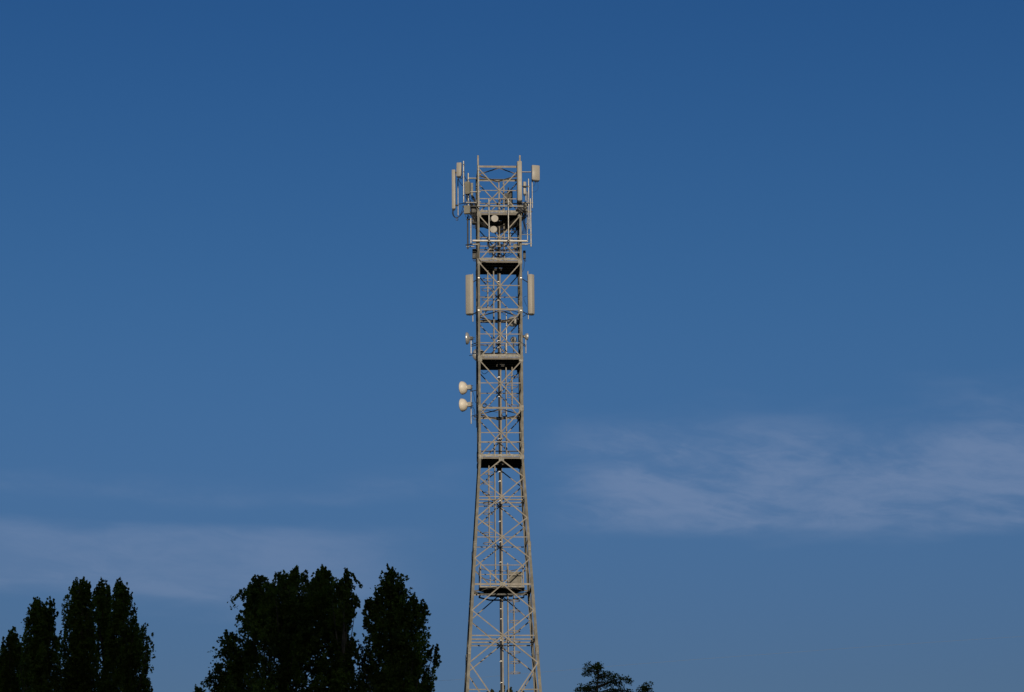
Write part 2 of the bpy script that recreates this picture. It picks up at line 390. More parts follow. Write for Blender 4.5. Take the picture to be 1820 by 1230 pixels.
# six-sided working deck with guard rails
zo = P(891, 1045, -0.75).z
poly = [(-1.02, -0.78), (1.02, -0.78), (1.05, 0.05), (0.5, 0.8), (-0.5, 0.8), (-1.05, 0.05)]
pl = part('platform', G().prism(poly, zo, zo + 0.03), 'deck', tower)
for i in range(6):
    p, q = Vector(poly[i] + (zo - 0.06,)), Vector(poly[(i + 1) % 6] + (zo - 0.06,))
    nn = Vector((q.y - p.y, p.x - q.x, 0)).normalized()
    part('edge_beam', G().angle(p * 0.99, q * 0.99, nn, 0.07, 0.01, 0.05), 'dark', pl)
for v_ in (-0.35, 0.3): part('joist', G().box((0, v_, zo - 0.06), (2.7 if v_ > 0 else 2.0, 0.07, 0.06)), 'dark', pl)
part('joist', G().box((0, 0.1, zo - 0.15), (1.05, 0.9, 0.07)), 'dark', pl)
for i in range(6):
    p, q = Vector(poly[i] + (zo + 0.055,)) * 1, Vector(poly[(i + 1) % 6] + (zo + 0.055,)); nn = Vector((q.y - p.y, p.x - q.x, 0)).normalized()
    part('toe_board', G().angle(p - nn * .015, q - nn * .015, nn, 0.06, 0.008, 0.012), 'plate', pl)
rp = [(-0.97, -0.74), (0.97, -0.74), (1.0, 0.05), (0.47, 0.75), (-0.47, 0.75), (-1.0, 0.05)]
zr = [P(891, 1004.2, -0.74).z, P(891, 1021, -0.74).z]
for i in range(6):
    p, q = rp[i], rp[(i + 1) % 6]
    part('post', G().box((p[0], p[1], (zo + zr[0]) / 2 + .02), (0.05, 0.04, zr[0] - zo)), 'paint', pl)
    for z in zr:
        nn = Vector((q[1] - p[1], p[0] - q[0], 0)).normalized()
        part('handrail', G().angle((p[0], p[1], z), (q[0], q[1], z), nn, 0.036, 0.007, 0.03), 'paint', pl)
for x in (0.28,): part('post', G().box((x, -0.72, (zo + zr[0]) / 2 + .02), (0.05, 0.04, zr[0] - zo)), 'paint', pl)

ub = P(886.8, 345, HW - 0.02).x
part('centre_post', G().angle((ub, HW - 0.06, zf(297)), (ub, HW - 0.06, zf(377)), (0, -1, 0), 0.055, 0.008), 'paint', tower)
# central cable run: tan rail, black feeders, bright clamps
uc = P(888.6, 640, 0).x
rail = part('cable_tray', G().angle((uc + 0.028, 0.02, 0.3), (uc + 0.028, 0.02, zf(322)), (0, -1, 0), 0.066, 0.008, 0.07), 'paint', tower)
for i in range(5):
    u = uc - 0.02 - 0.0 - i * 0.017; vv = 0.0 + (i % 2) * 0.02
    top = zf((372, 350, 384, 410, 440)[i])
    part('feeder_cable', G().path([(u, vv, 0.3), (u + .003, vv, 8), (u - .003, vv, 20), (u + .002, vv, 28), (u, vv, top)], 0.0125, 6, 3), 'cable', rail, True)
for y in (500.5, 533.5, 605.5, 617, 670, 705, 743.8, 779.5, 838, 855, 890, 926.5, 963, 999, 1062.8, 1082.3, 1100, 1138, 1175, 1213, 1250):
    z = P(888, y, -0.02).z; jx = random.uniform(-.012, .008)
    g = G().box((uc - 0.045 + jx, -0.025, z), (0.08, 0.02, 0.022), Matrix.Rotation(R(random.uniform(-8, 16)), 3, 'Y'))
    if random.random() < 0.7: g.box((uc - 0.10 + jx, -0.03, z - 0.03), (0.028, 0.02, 0.018))
    part('cable_clamp', g, 'clip', rail)
part('dark_backing', G().box((uc - 0.052, 0.055, (0.3 + zf(440)) / 2), (0.085, 0.012, zf(440) - 0.3)), 'dark', rail)  # flat dark plate added behind the feeders to darken the cable run
for i in range(24):
    z = 1.2 + i * 1.62
    part('tray_bracket', G().box((uc + 0.0, 0.06, z), (0.16, 0.03, 0.03)), 'dark', rail)

# caged ladders, stepping from side to side at each deck
def ladder(x, y0, y1, d, ys0, ys1, zbot=None):
    ym = (y0 + min(y1, 1230)) / 2; u = P(x, ym, 0).x; z1 = P(x, y0, 0).z; z0 = zbot if zbot is not None else P(x, y1, 0).z
    g = G()
    for v_ in (-0.2, 0.2): g.box((u, v_, (z0 + z1) / 2), (0.05, 0.012, z1 - z0))
    lad = part('ladder', g, 'paint', tower)
    n = int((z1 - z0) / 0.3); rung = None
    for i in range(n):
        z = z0 + 0.15 + i * 0.3
        if rung is None:
            rung = part('rung', G().tube((u, -0.195, z), (u, 0.195, z), 0.011, 6), 'paint', lad)
            zr0 = z
        else:
            c = rung.copy(); COL.objects.link(c); c.parent = lad; c.location = (0, 0, z - zr0)
    if ys0 is None: return
    zs1, zs0 = P(x, ys0, 0).z, P(x, ys1, 0).z; r_ = 0.275
    for t in (-90, 90):
        uu, vv = u + d * (r_ + r_ * math.cos(R(t)) * 0.98), r_ * math.sin(R(t)) * 0.98
        part('cage_strap', G().box((uu, vv, (zs0 + zs1) / 2), (0.012 if t == 0 else 0.042, 0.042 if t == 0 else 0.008, zs1 - zs0)), 'paint', lad)
    hoop = None; k = 0
    while zs0 + k * 0.47 < zs1 + 0.05:
        z = zs0 + k * 0.47; k += 1
        if hoop is None:
            pts = [(u + d * (r_ - r_ * math.cos(t)), r_ * math.sin(t)) for t in np.linspace(R(45), R(315), 17)]
            fr = []
            for i, p in enumerate(pts):
                a = Vector((p[0] - (u + d * r_), p[1], 0)).normalized(); fr.append((a, Vector((0, 0, 1))))
            hoop = part('safety_hoop', G().sweep([(p[0], p[1], z) for p in pts], [(-.004, -.018), (.004, -.018), (.004, .018), (-.004, .018)], fr), 'paint', lad)
            zh = z
        else:
            c = hoop.copy(); COL.objects.link(c); c.parent = lad; c.location = (0, 0, z - zh)
ladder(895.6, 322, 466, 1, 392, 446)
ladder(877.3, 440, 636, -1, 484, 549)
ladder(899.6, 612, 812, 1, 655, 722)
ladder(879.8, 785, 1037, -1, 829, 966)
ladder(902.9, 1002, 1300, 1, 1051, 1196, 0.3)

# ------------------------------------------------------------------ poles and arms bolted to the tower
def pole(x, y0, y1, v, r_=0.028, mat='galv', parent=None, name='mounting_pole'):
    a, b = P(x, y0, v), P(x, y1, v); u = (a.x + b.x) / 2
    return part(name, G().tube((u, v, b.z), (u, v, a.z), r_ * 1.22, 12), mat, parent or tower, True)
def arm(x0, x1, y, v0, v1=None, r_=0.024, mat='galv', parent=None, name='support_arm'):
    v1 = v0 if v1 is None else v1; a = P(x0, y, v0); b = P(x1, y, v0); b = Vector((b.x, v1, a.z))
    return part(name, G().tube(a, b, r_ * 1.1, 10), mat, parent or tower, True)
FV = -HW - 0.06
pole(850.9, 294, 370, FV - 0.02, 0.024)
pole(869.2, 353.5, 430, FV - 0.12, 0.025); pole(903.7, 353.5, 430, FV - 0.12, 0.025)
arm(839.8, 937, 428, FV - 0.03, r_=0.05, mat='galv_bright'); arm(848, 930, 366.3, FV - 0.06, r_=0.034)
arm(840, 852, 434.5, FV + 0.1, r_=0.035); arm(926, 938, 434.5, FV + 0.1, r_=0.035)
pole(824.0, 286.5, 360, -0.85, 0.03); pole(832.3, 308, 366, -0.5, 0.03)
arm(832, 849, 317, -0.5, r_=0.034); arm(828, 849, 360, -0.6, r_=0.028); arm(822, 850, 367, -0.7, r_=0.03, mat='dark')
arm(836, 850, 341, -0.8, r_=0.03)
pole(831.4, 385, 442.5, -0.3, 0.03, 'dark'); pole(836.9, 388, 433, -0.75, 0.028)
arm(829, 843, 438.5, -0.3, r_=0.028); arm(827.5, 850, 435.5, -0.3, -0.6, r_=0.022, mat='dark'); arm(829, 850, 390, -0.3, r_=0.03, mat='dark')
arm(836, 850, 380, -0.4, r_=0.04, mat='dark'); arm(836, 850, 396, -0.5, r_=0.03, mat='dark')
pole(939.8, 318, 407, -0.6, 0.026); pole(937.2, 340, 430, -0.2, 0.022); pole(943.4, 353, 438.5, -0.75, 0.028)
arm(926, 947.5, 359.8, -0.7, r_=0.02); arm(926, 945.5, 433.2, -0.75, r_=0.018); arm(926, 946, 417, -0.75, r_=0.014, mat='wire')
arm(926, 946, 376, -0.6, r_=0.028, mat='dark'); arm(922, 940, 331, -0.6, r_=0.024, mat='dark')
pole(900.2, 558, 628, 0.72, 0.026, 'galv')
arm(851, 926, 572.6, 0.85, r_=0.03, mat='dark'); pole(912.8, 604, 626, 0.9, 0.024, 'dark')
for x, y in ((869.2, 366.3), (903.7, 366.3), (869.2, 428), (903.7, 428)):
    p = P(x, y, FV - 0.09); part('pipe_clamp', G().box(p, (0.1, 0.12, 0.09)), 'dark', tower)
for y in (311, 338, 341, 359):
    p = P(852, y, FV); part('pipe_clamp', G().box(p, (0.15, 0.03, 0.04)), 'plate', tower)
for x, y, v_ in ((824, 293, -.85), (824, 306, -.85), (824, 348, -.85), (832.3, 320, -.5), (832.3, 358, -.5), (939.8, 332, -.6), (939.8, 377, -.6), (943.4, 417, -.75), (943.4, 433, -.75), (937, 398, -.2), (831.4, 436, -.3), (850.9, 302, FV)):
    p = P(x, y, v_); part('pipe_clamp', G().box(p, (0.09, 0.08, 0.045)), 'plate' if x > 900 else 'dark', tower)

# ------------------------------------------------------------------ antennas
def rounded(pts, r_=0.02):
    out_ = []; n = len(pts)
    for i in range(n):
        p, a, b = Vector(pts[i]), Vector(pts[i - 1]), Vector(pts[(i + 1) % n])
        da, db = (a - p).normalized(), (b - p).normalized(); q = min(r_, (a - p).length * .4, (b - p).length * .4)
        out_ += [tuple(p + da * q), tuple(p + da * q * .3 + db * q * .3), tuple(p + db * q)]
    return out_
def panel(label, poly, x, yt, yb, v, mat='radome', tilt=0.0, lean=0.0, pipe=None, cables=2, group=None, rad=0.02, cat='antenna', arms=()):
    """upright panel antenna: plan polygon (u, v) about its axis, between two photo heights"""
    a, b = P(x, yt, v), P(x, yb, v); u = (a.x + b.x) / 2; org = Vector((u, v, b.z)); H = a.z - b.z
    t = thing('panel_antenna', label, cat, org, group)
    pp = rounded(poly, rad); rt = Matrix.Rotation(R(tilt), 3, 'X') @ Matrix.Rotation(R(lean), 3, 'Y')
    n = len(pp); inset = [(x_ * 0.9, y_ * 0.9) for x_, y_ in pp]
    g = G(); rings = [(inset, 0), (pp, 0.018), (pp, H - 0.018), (inset, H)]
    vs_ = [(x_, y_, z) for q, z in rings for x_, y_ in q]
    fs = [(i * n + j, i * n + (j + 1) % n, (i + 1) * n + (j + 1) % n, (i + 1) * n + j) for i in range(3) for j in range(n)] + [tuple(range(n - 1, -1, -1)), tuple(range(3 * n, 4 * n))]
    g.add(vs_, fs); g.moved(lambda p: rt @ p)
    part('radome', g, mat, t, True, absolute=False)
    g2 = G().prism([(x_ * 0.82, y_ * 0.82) for x_, y_ in pp], -0.05, -0.002).moved(lambda p: rt @ p)
    part('end_cap', g2, 'dark', t, absolute=False)
    for i in range(cables):
        q = Vector((-0.03 + 0.05 * i, 0.0, -0.03)); part('connector', G().tube(rt @ q, rt @ (q - Vector((0, 0, 0.07))), 0.016, 8), 'dark', t, True, absolute=False)
    if pipe:
        px_, py0, py1, pv, pm = pipe; pa, pb = P(px_, py0, pv), P(px_, py1, pv); pu = (pa.x + pb.x) / 2
        part('mounting_pipe', G().tube((pu, pv, pb.z), (pu, pv, pa.z), 0.026, 10), pm, t, True)
        for yy in (yt + 0.08 * (yb - yt), yb - 0.08 * (yb - yt)):
            z = P(px_, yy, pv).z; c = Vector(((pu + u) / 2, (pv + v) / 2, z)); d = Vector((pu - u, pv - v, 0)); L = max(0.08, d.length)
            part('bracket', G().box(c, (L, 0.05, 0.06), Matrix.Rotation(math.atan2(d.y, d.x), 3, 'Z')), 'dark', t)
        for (yy, ex, ev) in arms:
            z = P(px_, yy, pv).z; e = P(ex, yy, ev)
            part('support_arm', G().tube((pu, pv, z), (e.x, ev, z), 0.02, 8), 'dark', t, True)
            part('clamp', G().box((e.x, ev - .02, z), (0.085, 0.05, 0.04)), 'galv_bright', t)
    return t
GA = 'panel antennas on the telecom tower'
slim = [(-.085, -.06), (.085, -.06), (.085, .06), (-.085, .06)]
def rotp(poly, d): c, s_ = math.cos(R(d)), math.sin(R(d)); return [(x * c - y * s_, x * s_ + y * c) for x, y in poly]
panel('long slim beige panel antenna at the far left of the tower top', rotp(slim, -14), 806.4, 302, 371, -0.35, pipe=(814.0, 318, 383, -0.25, 'galv'), group=GA, arms=((363, 832.3, -0.5),))
panel('short beige panel antenna high on the left pole of the tower top', rotp([(-.125, -.07), (.105, -.07), (.105, .05), (-.125, .05)], -18), 815.8, 289.5, 313.5, -1.0, tilt=0, lean=2, pipe=(820, 291, 312, -0.9, 'dark'), group=GA, cables=3)
panel('tall beige panel antenna on the front right leg beside the top frame', [(-.12, .05), (-.09, -.11), (.115, -.13), (.13, .04)], 923.0, 287.5, 357, FV - 0.15, pipe=(925, 300, 369, FV, 'galv'), group=GA, cables=4)
panel('broad square beige panel antenna at the far right of the tower top', rotp([(-.19, -.08), (.19, -.08), (.19, .06), (-.19, .06)], 14), 951.8, 294.5, 320.5, -0.8, pipe=(946, 318, 370, -0.7, 'galv'), group=GA, cables=3, arms=((359.8, 937, -0.2),))
arm(927, 943.5, 305.6, -0.7, r_=0.026)
panel('short narrow beige panel antenna behind the tall one at top right', rotp([(-.07, -.05), (.07, -.05), (.07, .05), (-.07, .05)], 10), 932.6, 323.5, 345, -0.45, group=GA, pipe=(934.3, 330, 357, -0.4, 'galv'))
panel('dark panel antenna facing away behind the top frame', [(-.13, -.06), (.13, -.06), (.13, .06), (-.13, .06)], 906.3, 340, 367, 1.25, 'dark', group=GA, pipe=(903.6, 333, 372, 1.1, 'dark'))
panel('wide beige panel antenna on the left side below the upper deck', [(-.195, .15), (-.2, .04), (.03, -.09), (.16, -.06), (.17, .07), (.02, .16)], 835.2, 488.5, 557.5, -0.45, pipe=(840.2, 487, 572, -0.35, 'galv'), group=GA, arms=((502, 851, -HW - .03), (559, 851, -HW - .03)), rad=0.015)
panel('wide beige panel antenna on the right side below the upper deck', [(-.15, .1), (-.155, -.05), (.015, -.09), (.15, .02), (.15, .13), (.0, .16)], 944.2, 488, 557.5, -0.45, pipe=(938.6, 482, 567.5, -0.35, 'galv'), group=GA, arms=((502, 926, -HW - .03), (559.5, 926, -HW - .03)), rad=0.015)

def dish(label, x, y, v, d, rad, mat='radome_white', back='dish', hub=(0.12, 0.11, 0.14), depth=0.14, pipe=None, arms=(), cone=True, bulge=0.25, group='dish antennas on the telecom tower'):
    c = P(x, y, v); t = thing('dish_antenna', label, 'dish antenna', c, group); d = Vector(d).normalized(); r_ = rad
    prof = [(0.001, depth * .25 + r_ * bulge), (r_ * .35, depth * .25 + r_ * bulge * .9), (r_ * .7, depth * .25 + r_ * bulge * .5), (r_ * .93, depth * .25 + r_ * .06), (r_, depth * .2), (r_ * 1.0, 0.0), (r_ * .985, -0.012)]
    part('radome', G().lathe(prof, (0, 0, 0), d, 28), mat, t, True, absolute=False)
    prof = [(r_ * .985, -0.014), (r_ * .97, -depth * .2), (r_ * .9, -depth * .45), (r_ * .77, -depth * .7), (r_ * .58, -depth * .9), (r_ * .36, -depth * 1.04), (r_ * .25, -depth * 1.1), (r_ * .22, -depth * 1.25)]
    part('reflector', G().lathe(prof, (0, 0, 0), d, 28), back, t, True, absolute=False)
    hx, hy, hz_ = hub; hc = -d * (depth * 1.25 + hx / 2)
    rot = Matrix.Rotation(math.atan2(d.y, d.x), 3, 'Z')
    part('radio_housing', G().box(hc, hub, rot).box(hc - d * hx * .5, (0.03, hy * 1.15, hz_ * .5), rot), 'radome' if mat == 'radome_white' else 'dark', t, absolute=False)
    for zz in (-.3, .3): part('bracket', G().tube(hc - d * hx * .4 + Vector((0, 0, zz * hz_)), hc - d * (hx * .5 + .09) + Vector((0, 0, zz * hz_)), 0.014, 6), 'dark', t, absolute=False)
    if pipe:
        px_, y0, y1, pv, pm = pipe; pa, pb = P(px_, y0, pv), P(px_, y1, pv); pu = (pa.x + pb.x) / 2
        part('mounting_pipe', G().tube((pu, pv, pb.z), (pu, pv, pa.z), 0.027, 10), pm, t, True)
        for (yy, ex, ev) in arms:
            z = P(px_, yy, pv).z; e = P(ex, yy, ev); part('support_arm', G().tube((pu, pv, z), (e.x, ev, z), 0.018, 8), 'dark', t, True)
    return t
dish('small round beige dish facing front, upper of the pair under the top deck', 879.2, 388.6, FV - 0.22, (0.05, -1, 0.02), 0.172, 'radome', 'radome', bulge=0.12, depth=0.1, pipe=(871.6, 386, 393, FV - 0.13, 'dark'))
dish('small round beige dish facing front, lower of the pair under the top deck', 877.3, 408.0, FV - 0.22, (-0.15, -1, 0.02), 0.17, 'radome', 'radome', bulge=0.12, depth=0.1, pipe=(871.6, 404, 412, FV - 0.13, 'dark'))
dish('grey dish facing away inside the tower below the paired panels', 911, 571.5, 0.9, (0.1, 1, 0), 0.25, 'dish', hub=(.12, .2, .12))
dish('grey dish turned edge-on at the left side above the middle deck', 830.0, 601.5, -0.5, (-1, 0.13, 0), 0.29, 'dish', depth=0.12, hub=(.12, .12, .14), pipe=(837.2, 598, 628.5, -0.45, 'dish'), arms=((613.5, 850, -HW - 0.02), (616, 850, -HW + .2)), bulge=0.1)
dish('large grey dish facing away half hidden behind the left leg', 850.8, 631, 0.3, (-0.38, 0.92, 0), 0.315, 'dish', depth=0.18, hub=(.2, .18, .18))
dish('small grey dish facing away at the back right above the middle deck', 912.7, 603.8, 1.1, (0.05, 1, 0), 0.155, 'dish', hub=(.1, .1, .1), depth=0.1)
dish('small dish turned edge-on at the right side above the middle deck', 936.6, 598.5, -0.5, (1, 0.22, 0), 0.165, 'dish', depth=0.11, hub=(.09, .1, .1), pipe=(934.6, 600, 628, -0.5, 'galv'), arms=((614, 926, -HW - .02), (616, 926, -HW + .15)), bulge=0.15)
dish('off-white dish facing left, upper of the two on the left pole', 822.0, 689.6, -0.65, (-0.91, 0.40, 0.0), 0.31, back='radome_white', depth=0.21, hub=(.17, .15, .2), pipe=(837.2, 686, 753.5, -0.55, 'galv'), arms=((696, 849, -0.9), (739.8, 849, -0.9)), bulge=0.22)
dish('off-white dish facing left, lower of the two on the left pole', 822.0, 720.0, -0.65, (-0.92, 0.38, 0.0), 0.305, back='radome_white', depth=0.215, hub=(.17, .15, .2), bulge=0.22)

def radio(label, x0, x1, y0, y1, v, dep=0.16, mat='radio', fins=7, yaw=0, name='radio_unit', group='radio units on the telecom tower', cables=3):
    a, b = P(x0, y0, v), P(x1, y1, v); c = (a + b) / 2; W_, H = b.x - a.x, a.z - b.z
    t = thing(name, label, 'radio unit', Vector((c.x, v, b.z)), group)
    r_ = Matrix.Rotation(R(yaw), 3, 'Z')
    part('housing', G().box((0, 0, H / 2), (W_ * .94, dep, H), r_), mat, t, absolute=False)
    for i in range(fins):
        x_ = W_ * (-.42 + .84 * i / (fins - 1)); part('cooling_fin', G().box(r_ @ Vector((x_, -dep / 2 - .012, H / 2)), (0.008, 0.024, H * .86), r_), mat, t, absolute=False)
    for i in range(cables):
        x_ = W_ * (-.3 + .3 * i); L = random.uniform(.1, .2)
        part('cable', G().path([(x_, 0, 0), (x_, 0.0, -L * .5), (x_ + .05, .03, -L)], 0.011, 5), 'cable', t, True, absolute=False)
    return t
radio('ribbed grey-green radio box on the left pole of the tower top', 826.3, 836, 323.5, 345, -0.62, yaw=-18)
radio('narrow radio box behind the ribbed one at the tower top left', 836.5, 840.8, 326, 348, -0.2, fins=4)
radio('square radio box low on the left side of the top deck', 824.6, 836, 366, 380, -0.75, yaw=-12, fins=6)
radio('square radio box low on the right side of the top deck', 929.8, 936.5, 361.5, 375, -0.75, yaw=10, fins=5)
radio('dark ribbed radio stack outside the left leg by the second deck', 839.3, 846.6, 443, 459.8, -0.2, mat='dark', fins=5)
radio('dark ribbed radio stack outside the right leg by the second deck', 929.6, 934.6, 446, 459.8, -0.2, mat='dark', fins=4)
radio('small beige radio box inside the tower above the second deck', 912.2, 919, 434, 443, 0.1, fins=5)
radio('dark radio box inside the top frame on the back pole', 897, 903, 344, 362, 0.9, mat='dark', fins=4)
# dark power boxes in the middle of the tower under the top deck
radio('dark distribution box hanging under the top deck at the right', 906, 922, 375, 392, -0.4, mat='dark', fins=4, cables=4)
radio('dark box bolted outside the left leg just under the top deck', 839, 846, 381, 399, -0.35, mat='dark', fins=4)
radio('dark box crowded by cables under the tall right antenna', 920.5, 928.5, 361, 373.5, -0.95, mat='dark', fins=4)
radio('dark box behind the square radio at the left end of the top deck', 838, 847, 366, 378.5, -0.5, mat='dark', fins=4)
radio('small dark box among the cables inside the tower above the second deck', 868, 876, 438, 449, -0.1, mat='dark', fins=4)
# flat cabinet leaning on the guard rail of the lower deck
ca, cb = P(905, 1016, -0.55), P(928, 1037.5, -0.55)
ct = thing('equipment_cabinet', 'flat tan steel cabinet inside the guard rail of the six sided lower deck', 'cabinet', Vector(((ca.x + cb.x) / 2, -0.45, zo + 0.033)))
H_ = ca.z - zo - 0.033; W_ = cb.x - ca.x
part('body', G().box((0, 0, H_ / 2), (W_, 0.22, H_)), 'radio', ct, absolute=False)
part('door', G().box((-W_ * .02, -0.117, H_ / 2), (W_ * .92, 0.014, H_ * .92)), 'leg', ct, absolute=False)
part('handle', G().box((W_ * .38, -0.135, H_ / 2), (0.02, 0.02, 0.12)), 'dark', ct, absolute=False)

# ------------------------------------------------------------------ cables and coils
def cable(pts, r_=0.013, name='feeder_cable', v=None):
    Q = [P(p[0], p[1], p[2] if len(p) > 2 else v) for p in pts]
    return part(name, G().path(Q, r_, 6, 6), 'cable', tower, True)
cable([(804.5, 372, -.35), (804.5, 380, -.4), (808, 386, -.5), (813, 386.5, -.5), (819, 382, -.55), (824, 375, -.6), (833, 368, -.5), (847, 372, -.6)], 0.02)
cable([(806.5, 372, -.35), (806, 381, -.4), (811, 387.5, -.5), (817, 383.5, -.5), (822, 372, -.6), (826, 362, -.5), (832, 350, -.5)], 0.014)
cable([(815, 315, -.95), (815.5, 320, -.9), (819, 326, -.8), (823, 330, -.7), (829, 322, -.6)], 0.014)
cable([(818, 314, -.95), (820, 318, -.9), (824, 312, -.8), (828, 318, -.7), (832, 324, -.6)], 0.014)
for i in range(5):
    j = random.uniform(-2, 2)
    cable([(829 + i, 345, -.55), (828 + i * 1.5, 352, -.5), (833 + j, 358, -.45), (838 + i, 366, -.4), (844, 374 + i * 2, -.5), (849, 385 + i * 3, -.6)], 0.013)
for i in range(4):
    cable([(838 + i, 348, -.3), (841 + i, 354, -.3), (843 + i, 362, -.3), (846, 372 + i, -.4), (852, 384, -.5), (866, 390 + i * 2, -.3), (885, 396, -.05)], 0.013)
for i in range(6):
    cable([(919.5 + i * 1.4, 358, FV - .1), (919 + i, 362, FV - .05), (925 + i - 3, 368 + i, FV + .1), (926 + i, 377 + i * 2, -.6), (921, 386 + i, -.4), (910, 389 + i * 2, -.2), (889, 392 + i, -.03)], 0.013)
for i in range(5):
    cable([(931 + i * 1.3, 376, -.7), (932 + i, 384, -.7), (929 + i, 392, -.5), (931 + i, 402 + i * 3, -.4), (927, 413 + i, -.4), (918, 409 + i * 2, -.3), (906, 400, 0.2)], 0.01)
cable([(952, 323, -.8), (950.5, 328, -.8), (948, 331, -.75), (945.8, 330, -.7)], 0.007)
cable([(955, 323, -.8), (956.5, 331, -.8), (955, 338, -.8), (951, 341, -.75), (946.5, 341, -.7)], 0.005)
for a, b, c_ in ((854, 421, 868), (866, 421, 882), (884, 424, 899), (899, 424, 914)):
    cable([(a, 430, FV + .1), (a + 1.5, b, FV - .05), ((a + c_) / 2, b - 0.5, FV - .06), (c_ - 1.5, b + 1, FV - .05), (c_, 430, FV + .1)], 0.013)
for i in range(4):
    cable([(867 + i, 426, FV + .02), (866.5 + i, 434, FV + .02), (871 + i, 438 + i * .6, FV), (878, 437.5 + i, FV + .05), (883, 433, FV + .1), (886, 430, -.5), (888, 440, -.05)], 0.013)
for i in range(3):
    cable([(903 + i, 426, FV + .02), (901 + i, 434, FV), (896, 437 + i, FV), (890, 434 + i, FV + .1), (888.5, 446, -.1)], 0.012)
cable([(853.5, 433, FV), (851.2, 446, FV), (850.5, 456, FV), (852.5, 462, FV), (858, 465.5, FV), (870, 466.5, -.8), (886, 468, -.1)], 0.013)
cable([(931.5, 461, -.6), (931.8, 470, -.6), (931, 477, -.6), (928.8, 482, -.6), (927, 484, -.7)], 0.01)
cable([(847, 372, -.6), (846.5, 400, -.5), (847, 430, -.4), (846.4, 470, -.4), (846.6, 560, -.2), (846.8, 660, 0), (846.8, 760, 0.2)], 0.016)
cable([(936.5, 545, -.5), (933.5, 538, -.6), (931.2, 532, -.7), (932, 527.5, -.7), (936, 526, -.6)], 0.008)
cable([(936.8, 556, -.4), (934, 560, -.6), (928, 562, -.8), (921, 556, -.6), (912, 552.5, -.3), (900, 553, -.1), (890, 556, -.03)], 0.015)
cable([(844, 557, -.5), (848, 559.5, -.7), (853, 556, -.6), (862, 552.5, -.4), (876, 551.5, -.2), (886, 556, -.02)], 0.015)
cable([(893, 554, 0), (894.5, 558, 0), (897, 559, 0), (896, 555, 0), (894, 552, 0)], 0.008)
cable([(856, 660, .9), (857.5, 663, .9), (861, 664.5, .9), (865, 662.5, .9), (868.5, 659, .9)], 0.012)
cable([(840, 601, -.5), (841, 608, -.6), (847, 612, -.5), (860, 614, -.1), (876, 617, 0), (886, 621, -.02)], 0.010)
cable([(899, 612, .6), (897, 620, .3), (892, 625, .1), (888, 628, 0)], 0.012)
cable([(834, 632, .3), (860, 629, .2), (872, 628, 0), (885, 627, 0)], 0.014)
cable([(839.5, 735, -.55), (842, 730, -.6), (842, 724, -.6), (839, 722, -.55)], 0.005)
cable([(838, 722, -.55), (843, 728, -.7), (845, 742, -.8), (853, 733, -.6), (862, 729, -.4), (884, 733, -.03)], 0.010)
cable([(838, 691, -.55), (842, 701, -.7), (845, 715, -.9), (856, 718, -.9), (872, 722, -.4), (885, 728, -.03)], 0.010)
for i in range(16):
    a, b = random.uniform(828, 843), random.uniform(845, 852); y0 = random.uniform(352, 372)
    cable([(a, y0, -.6), (a + random.uniform(-2, 3), y0 + random.uniform(5, 12), -.5), ((a + b) / 2, y0 + random.uniform(10, 22), -.45), (b, y0 + random.uniform(16, 34), -.5), (b + 12, random.uniform(396, 404), -.3), (887, random.uniform(404, 416), -.04)], random.choice((.012, .017, .024)))
for i in range(24):
    a, b = random.uniform(918, 934), random.uniform(916, 934); y0 = random.uniform(357, 366)
    cable([(a, y0, FV), (a + random.uniform(-4, 4), y0 + random.uniform(4, 9), FV - .05), (random.uniform(917, 933), y0 + random.uniform(10, 17), FV), (b, y0 + random.uniform(18, 27), -.8), (random.uniform(906, 922), random.uniform(388, 404), -.5), (889, random.uniform(400, 416), -.04)], random.choice((.012, .017, .024)))
for i in range(12):
    a = random.uniform(858, 922); cable([(a, 434, random.uniform(-.9, .3)), (a + random.uniform(-5, 5), 442, random.uniform(-.8, .3)), (random.uniform(870, 905), random.uniform(446, 456), 0), (887, 460, -.03)], .011)
def coil(x, y, v, r_, n, label, rr=0.013, ax=(0, 1, 0)):
    c = P(x, y, v); t = thing('cable_coil', label, 'cable', c, 'coiled cables tied to the tower')
    for i in range(n):
        q = r_ * random.uniform(.88, 1.05); o = Vector((random.uniform(-.01, .01), i * 0.022, random.uniform(-.01, .01)))
        A = Vector(ax).normalized(); a = A.orthogonal().normalized(); b = A.cross(a); e = random.uniform(.88, 1)
        pts = [o + a * q * math.cos(s_) + b * q * e * math.sin(s_) for s_ in np.linspace(0, 2 * math.pi, 17)]
        part('loop', G().path(pts, rr, 5, 2), 'cable', t, True, absolute=False)
coil(861, 720.3, -HW - .03, 0.105, 3, 'black cable coil on the left leg beside the two off-white dishes', 0.012)
coil(896.3, 736, -0.1, 0.125, 4, 'large black cable coil near the tower centre below the plan bracing', 0.014)
coil(844.2, 743.3, -0.6, 0.082, 2, 'small black cable coil outside the left leg under the dish arm', 0.012)
coil(812.3, 390, -0.5, 0.05, 2, 'tiny black cable coil under the long slim antenna', 0.008)
# dark strap and ladder cable bundles lying along the shaded left side
for i in range(3):
    part('feeder_cable', G().path([(-hw(z) + 0.03, 0.3 + 0.12 * i, z) for z in np.linspace(2, zf(470), 12)], 0.014, 5, 1), 'cable', tower, True)

